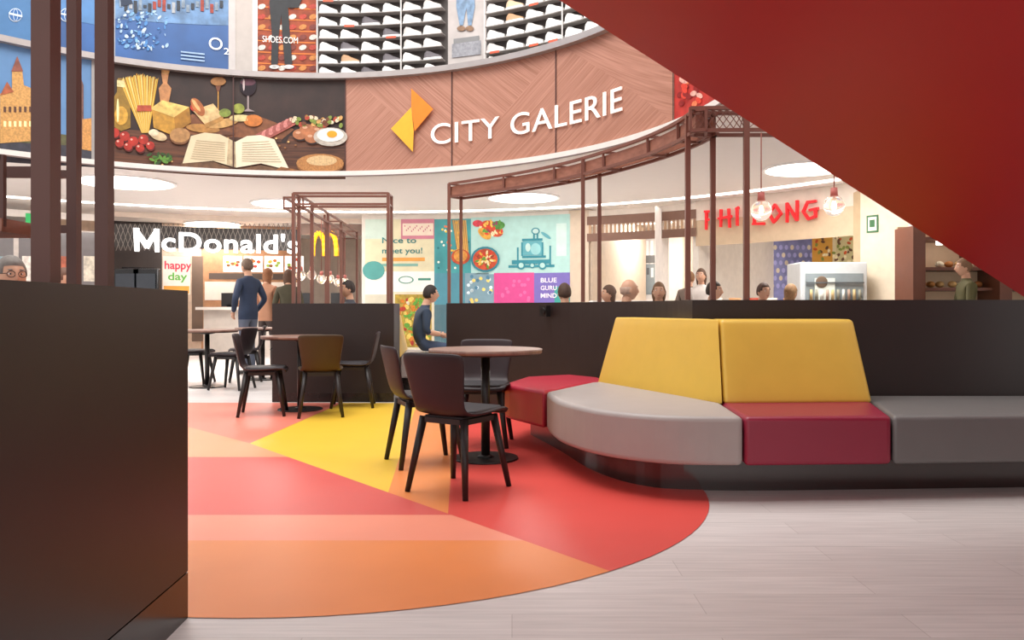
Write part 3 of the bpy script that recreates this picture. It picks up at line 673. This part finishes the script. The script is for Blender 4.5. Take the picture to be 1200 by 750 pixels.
b.cyl((0,0,.012),(0,0,.72),.03,.03,M('1c1817',.4),20); b.cyl((0,0,0.002),(0,0,.014),.225,.22,M('1c1817',.4),40); b.cyl((0,0,.014),(0,0,.03),.06,.035,M('1c1817',.4),20); b.cyl((0,0,.69),(0,0,.715),.05,.15,M('1c1817',.4),20)
t=b.obj((-.18,5.42,0)); inst(t,(-2.14,8.05,0),0); inst(t,(-3.98,10.4,0),0); inst(t,(-3.6,11.5,0),0)

# ---------------- red stair
RS=M('9e0e14',.42,var=.05,scale=1.2,spec=.35)
b=B('staircase')
sl=-(1.077-2.494)/(2.444-.224)
hx=lambda X:2.494-sl*(X-.224)
def slab(y0,y1,lo,hi,m,xa=-3.2,xb=3.93):
    pts=[]
    for z in (lo,hi):
        pts+=[(xa,y0,hx(xa)+z),(xb,y0,max(hx(xb)+z,.0)),(xb,y1,max(hx(xb)+z,.0)),(xa,y1,hx(xa)+z)]
    b.hexa(pts,m)
slab(1.45,3.8,0,.32,RS); slab(3.72,3.8,.32,1.35,RS); slab(1.45,1.53,.32,1.35,RS)
st=M('c8beb8',.5)
X=3.8
while X>-3.1:
    b.box((X,2.62,hx(X)+.36),(.30,2.15,.17),st); X-=.27
b.box((-4.4,2.62,hx(-3.2)+.1),(2.5,2.35,.3),RS)
b.obj()

# ---------------- people
def skinmesh(nodes,edges,root,sub=1):
    names=list(nodes); me=bpy.data.meshes.new('sk'); me.from_pydata([nodes[n][0] for n in names],[(names.index(a),names.index(c)) for a,c in edges],[])
    o=bpy.data.objects.new('sk',me); col.objects.link(o); md=o.modifiers.new('s','SKIN'); md.use_smooth_shade=True
    for i,n in enumerate(names):
        r=nodes[n][1]; d=me.skin_vertices[0].data[i]; d.radius=(r if isinstance(r,tuple) else (r,r)); d.use_root=(n==root)
    s=o.modifiers.new('u','SUBSURF'); s.levels=sub; s.render_levels=sub
    return bake(o)
def person(name,loc,rz,coat,pants,hair,skin='c99a7e',pose='stand',sc=1.0,arms='down',sleeve=True,hairlen=0,mask=False,bald=False,lean=0,glasses=False,turn=0):
    N={}
    if pose=='stand':
        pz=.95; N['pel']=((0,0,pz),(.165,.115))
        for s,n in ((1,'R'),(-1,'L')):
            N['hip'+n]=((s*.09,0,.86),.088); N['kn'+n]=((s*.10,.02+.03*s,.50),.06); N['an'+n]=((s*.105,-.02+.04*s,.10),.045); N['he'+n]=((s*.108,-.03+.04*s,.045),.04); N['toe'+n]=((s*.125,.13+.04*s,.035),.034)
    else:
        pz=.55; N['pel']=((0,0,pz),(.165,.10))
        for s,n in ((1,'R'),(-1,'L')):
            N['hip'+n]=((s*.09,.10,.56),.08); N['kn'+n]=((s*.13,.44,.54),.06); N['an'+n]=((s*.12,.42,.12),.045); N['he'+n]=((s*.12,.41,.045),.04); N['toe'+n]=((s*.13,.57,.035),.034)
    ly=lambda z:lean*(z-pz)
    def T(x,y,dz): return (x,y+ly(pz+dz),pz+dz)
    N['wa']=(T(0,0,.14),(.145,.105)); N['ch']=(T(0,0,.32),(.165,.115)); N['uc']=(T(0,-.01,.44),(.125,.09)); N['nk']=(T(0,-.005,.53),.060); N['nt']=(T(0,.012,.65),.056)
    for s,n in ((1,'R'),(-1,'L')):
        N['sh'+n]=(T(s*.165,-.005,.455),.066)
        if arms=='down': N['el'+n]=(T(s*.235,-.03,.19),.05); N['wr'+n]=(T(s*.235,.06,-.04),.034)
        elif arms=='pocket': N['el'+n]=(T(s*.29,-.05,.20),.05); N['wr'+n]=(T(s*.21,.08,.0),.036)
        else: N['el'+n]=(T(s*.23,.04,.20),.05); N['wr'+n]=(T(s*.13,.27,.16),.034)
    E=[('pel','wa'),('wa','ch'),('ch','uc'),('uc','nk'),('nk','nt')]
    for n in 'RL': E+=[('pel','hip'+n),('hip'+n,'kn'+n),('kn'+n,'an'+n),('an'+n,'he'+n),('he'+n,'toe'+n),('uc','sh'+n),('sh'+n,'el'+n),('el'+n,'wr'+n)]
    me=skinmesh(N,E,'pel',2)
    zn=N['nk'][0][2]+.025
    bb=bmesh.new(); bb.from_mesh(me)
    for z in ([.84] if pose=='stand' else [])+[zn,.10]: bmesh.ops.bisect_plane(bb,geom=bb.verts[:]+bb.edges[:]+bb.faces[:],plane_co=(0,0,z),plane_no=(0,0,1))
    bb.to_mesh(me); bb.free()
    mc,mp_,ms,msk,mh=M(coat,.8,var=.12),M(pants,.8),M('2a2422',.6),M(skin,.5),M(hair,.7,var=.2,scale=40)
    segs=[]
    for a,c in E:
        k=c[:2]; m=mp_ if (k in('kn','an') or c[:3]=='hip') else ms if k in('to','he') else mc
        if k=='wr' and not sleeve: m=msk
        r=N[c][1]; r=r[0]*.8 if isinstance(r,tuple) else r
        segs.append((Vector(N[a][0]),Vector(N[c][0]),m,r))
    keep=[]
    for p in me.polygons:
        best=None;bd=9
        for a,c,m,r in segs:
            d=c-a; t=max(0,min(1,(p.center-a).dot(d)/d.length_squared)); dd=(p.center-(a+d*t)).length-r
            if dd<bd: bd=dd;best=m
        if pose=='stand' and best is not msk and p.center.z>.84: best=mc
        if pose=='stand' and best is mc and p.center.z<=.84 and abs(p.center.x)<.19: best=mp_
        if p.center.z>zn: best=msk
        if p.center.z<.10: best=ms
        keep.append(best)
    b=B(name); b.mesh(me,None,keep=keep)
    for s,n in ((1,'R'),(-1,'L')):
        w=Vector(N['wr'+n][0]); e=Vector(N['el'+n][0]); d=(w-e).normalized(); side=Vector((0,1,0)) if arms!='bent' else Vector((-s*.6,.2,.7))
        side=(side-d*side.dot(d)).normalized(); nrm=d.cross(side)*(-s)
        HN={'w':(w-d*.01,.025),'p':(w+d*.045,(.030,.020))}; HE=[('w','p')]
        for i,ln in enumerate((.068,.078,.074,.058)):
            o_=side*(.030-.020*i); b0=w+d*.080+o_
            HN['a%d'%i]=(b0,.0095); HN['b%d'%i]=(b0+d*ln*.55+nrm*.010,.0085); HN['c%d'%i]=(b0+d*ln*.9+nrm*.03,.0075)
            HE+=[('p','a%d'%i),('a%d'%i,'b%d'%i),('b%d'%i,'c%d'%i)]
        HN['t0']=(w+d*.035+side*.036,.011); HN['t1']=(w+d*.075+side*.056+nrm*.01,.009); HE+=[('p','t0'),('t0','t1')]
        b.mesh(skinmesh(HN,HE,'w',1),msk)
    c=Vector(T(0,.03,.70)); nv0=len(b.bm.verts)
    g=lambda x,m,s:math.exp(-((x-m)/s)**2)
    vs=b.sph((0,0,0),1,msk,(1,1,1),32)
    for v in vs:
        x,y,z=v.co; X=.076*x;Y=.095*y;Z=.116*z
        if z<0: X*=1-.16*z*z; 
        if z<-.1 and y<0: Y*=1-.45*min(1,-z)
        if y>0:
            Y+=y*(.026*g(x,0,.17)*g(z,-.2,.16)+.012*g(x,0,.13)*g(z,.02,.2)+.008*g(z,.28,.12)*g(x,0,.7)-.012*g(abs(x),.38,.16)*g(z,.1,.12)+.008*g(x,0,.3)*g(z,-.52,.07)+.006*g(x,0,.28)*g(z,-.40,.05)+.016*g(x,0,.35)*g(z,-.85,.2))
        v.co=(X,Y,Z)
    for s in (1,-1):
        b.sph((s*.076,-.005,-.012),.02,msk,(.45,.9,1.55),10); b.sph((s*.029,.074,.012),.013,M('f2eee8'),(1.1,.8,.75),10); b.sph((s*.029,.084,.012),.0055,M('2a1c14'),(1,.5,1),8)
        b.sph((s*.03,.086,.037),.016,mh,(1.1,.4,.25),8)
        if glasses:
            for k in range(16):
                a=k*math.pi/8; a2=a+math.pi/8
                b.cyl((s*.031+.023*math.cos(a),.1,.01+.019*math.sin(a)),(s*.031+.023*math.cos(a2),.1,.01+.019*math.sin(a2)),.002,.002,M('1a1a1c',.2),6)
            b.cyl((s*.054,.1,.014),(s*.08,.0,.014),.002,.002,M('1a1a1c',.2),6)
    b.sph((0,.088,-.054),.012,M('a8594c'),(1.7,.6,.42),10)
    if mask: b.sph((0,.050,-.055),.048,M('dfe8ee'),(1.15,1.2,.85),16)
    hv=b.sph((0,0,0),1,mh,(1,1,1),32)
    for v in hv:
        x,y,z=v.co
        line=(.50-.15*(x*x)) if y>.25 else (-.05 if y>-.15 else (-.45 if not hairlen else -1.2))
        if y>.25 and abs(x)>.75: line=.1
        inn = z>line if not bald else (y<.1 and -.45<z<.22)
        k=1.10 if inn else .86
        if bald and inn: k=1.04
        X=.078*x*k;Y=.095*y*k-(.004 if inn else 0);Z=.116*z*(k if z>0 else min(k,1.0))
        if hairlen and inn and z<.1 and y<.1: Z-=hairlen*(.1-z)/.9; X*=1.12; Y=min(Y,.02); Y*=.85
        v.co=(X,Y,Z+(.003 if inn else 0))
    b.bm.verts.ensure_lookup_table()
    bmesh.ops.transform(b.bm,matrix=Matrix.Translation(c)@Matrix.Rotation(turn,4,'Z'),verts=b.bm.verts[nv0:])
    o=b.obj(loc,rz); o.scale=(sc,sc,sc); return o
def at(x,Z,z=0): return (Xat(x,Z),Z,z)
R=math.radians
person('standing_man',at(291,12.4),R(60),'27344c','5a6070','6a5648',arms='pocket',mask=True,sc=1.02)
person('standing_woman',at(313,13.6),R(-20),'a8795e','3a2e2c','8a5a3a',hairlen=.12,sc=.97,arms='bent')
person('standing_woman',at(338,13.3),R(10),'4a4634','2a2a30','5a4030',hairlen=.1,sc=.95)
person('seated_man',(-1.25,10.35,0),R(-70),'2b3a4e','3c4c66','2a201c',pose='sit',sleeve=False,arms='bent',sc=.97,lean=.25)
person('seated_woman',(-2.98,4.72,0),R(-130),'2a2a30','2a2a30','7a746e',pose='sit',arms='bent',glasses=True,sc=.97)
person('seated_person',(-3.9,6.9,0),R(-110),'5a4640','2a2a30','6a4a3a',pose='sit',arms='bent',sc=1.0)
seats=[(662,9.6,'3a4048','4a3428',0,.97),(716,10.4,'6a4a48','5a4030',0,.97),(734,8.6,'8a8480','b89a88',1,.98),(772,10.5,'4a4a50','7a5a40',0,1.0),(834,10.2,'5a5a60','3a2c24',0,1.0),(893,10.8,'a84a40','4a3228',0,1.0),(925,11.2,'d8cfc6','8a6a48',0,1.0),(410,11.8,'3a3c44','2c221e',0,1.05)]
for i,(x,Z,cc,hr,bl,s) in enumerate(seats):
    person('seated_person',at(x,Z),R([10,100,-80,170,-120,200,-60,120][i]),cc,'3a3c48',hr,pose='sit',arms='bent',sc=s,bald=bool(bl),hairlen=.08 if i in(1,3,6) else 0)
person('standing_woman',at(822,12.4),R(150),'e4ddd6','3a3a40','5a4030',sc=.93,hairlen=.1,arms='bent')
person('standing_man',at(808,13.0),R(-30),'7a6a60','3a3a40','7a5638',sc=.92)
person('standing_man',at(1132,9.9),R(80),'54502e','3a3a40','7a5a40',sc=.93,arms='bent')
for x,Z,_,_,_,_ in seats: inst(c1,at(x,Z,0),R(90))
inst(t,at(690,10.0),0); inst(t,at(800,11.2),0); inst(t,at(910,11.9),0); inst(c1,(-2.98,4.72,0),R(-40)); inst(c1,(-3.9,6.9,0),R(-20))

# ---------------- light
w=bpy.data.worlds.new('World'); scene.world=w; w.use_nodes=True
bg=w.node_tree.nodes['Background']; bg.inputs[0].default_value=(1,.985,.97,1); bg.inputs[1].default_value=1.3
def area(loc,size,e,rot=(0,0,0),c=(1,.98,.95)):
    l=bpy.data.lights.new('skylight_or_fill','AREA'); l.size=size; l.energy=e; l.color=c; o=bpy.data.objects.new('skylight_or_fill',l); o.location=loc; o.rotation_euler=rot; col.objects.link(o)
area((-1.8,6.0,9.5),7,900); area((-2.8,5.5,8.2),4,70,(R(72),0,0))  # the tilted lamp is an added fill for the upper shop and fascia
scene.view_settings.view_transform='Standard'
cam=bpy.data.cameras.new('cam'); cam.lens=28; cam.sensor_width=36; cam.shift_y=-13/1200; co=bpy.data.objects.new('camera',cam); co.location=(0,0,H); co.rotation_euler=(math.pi/2,0,0); col.objects.link(co); scene.camera=co
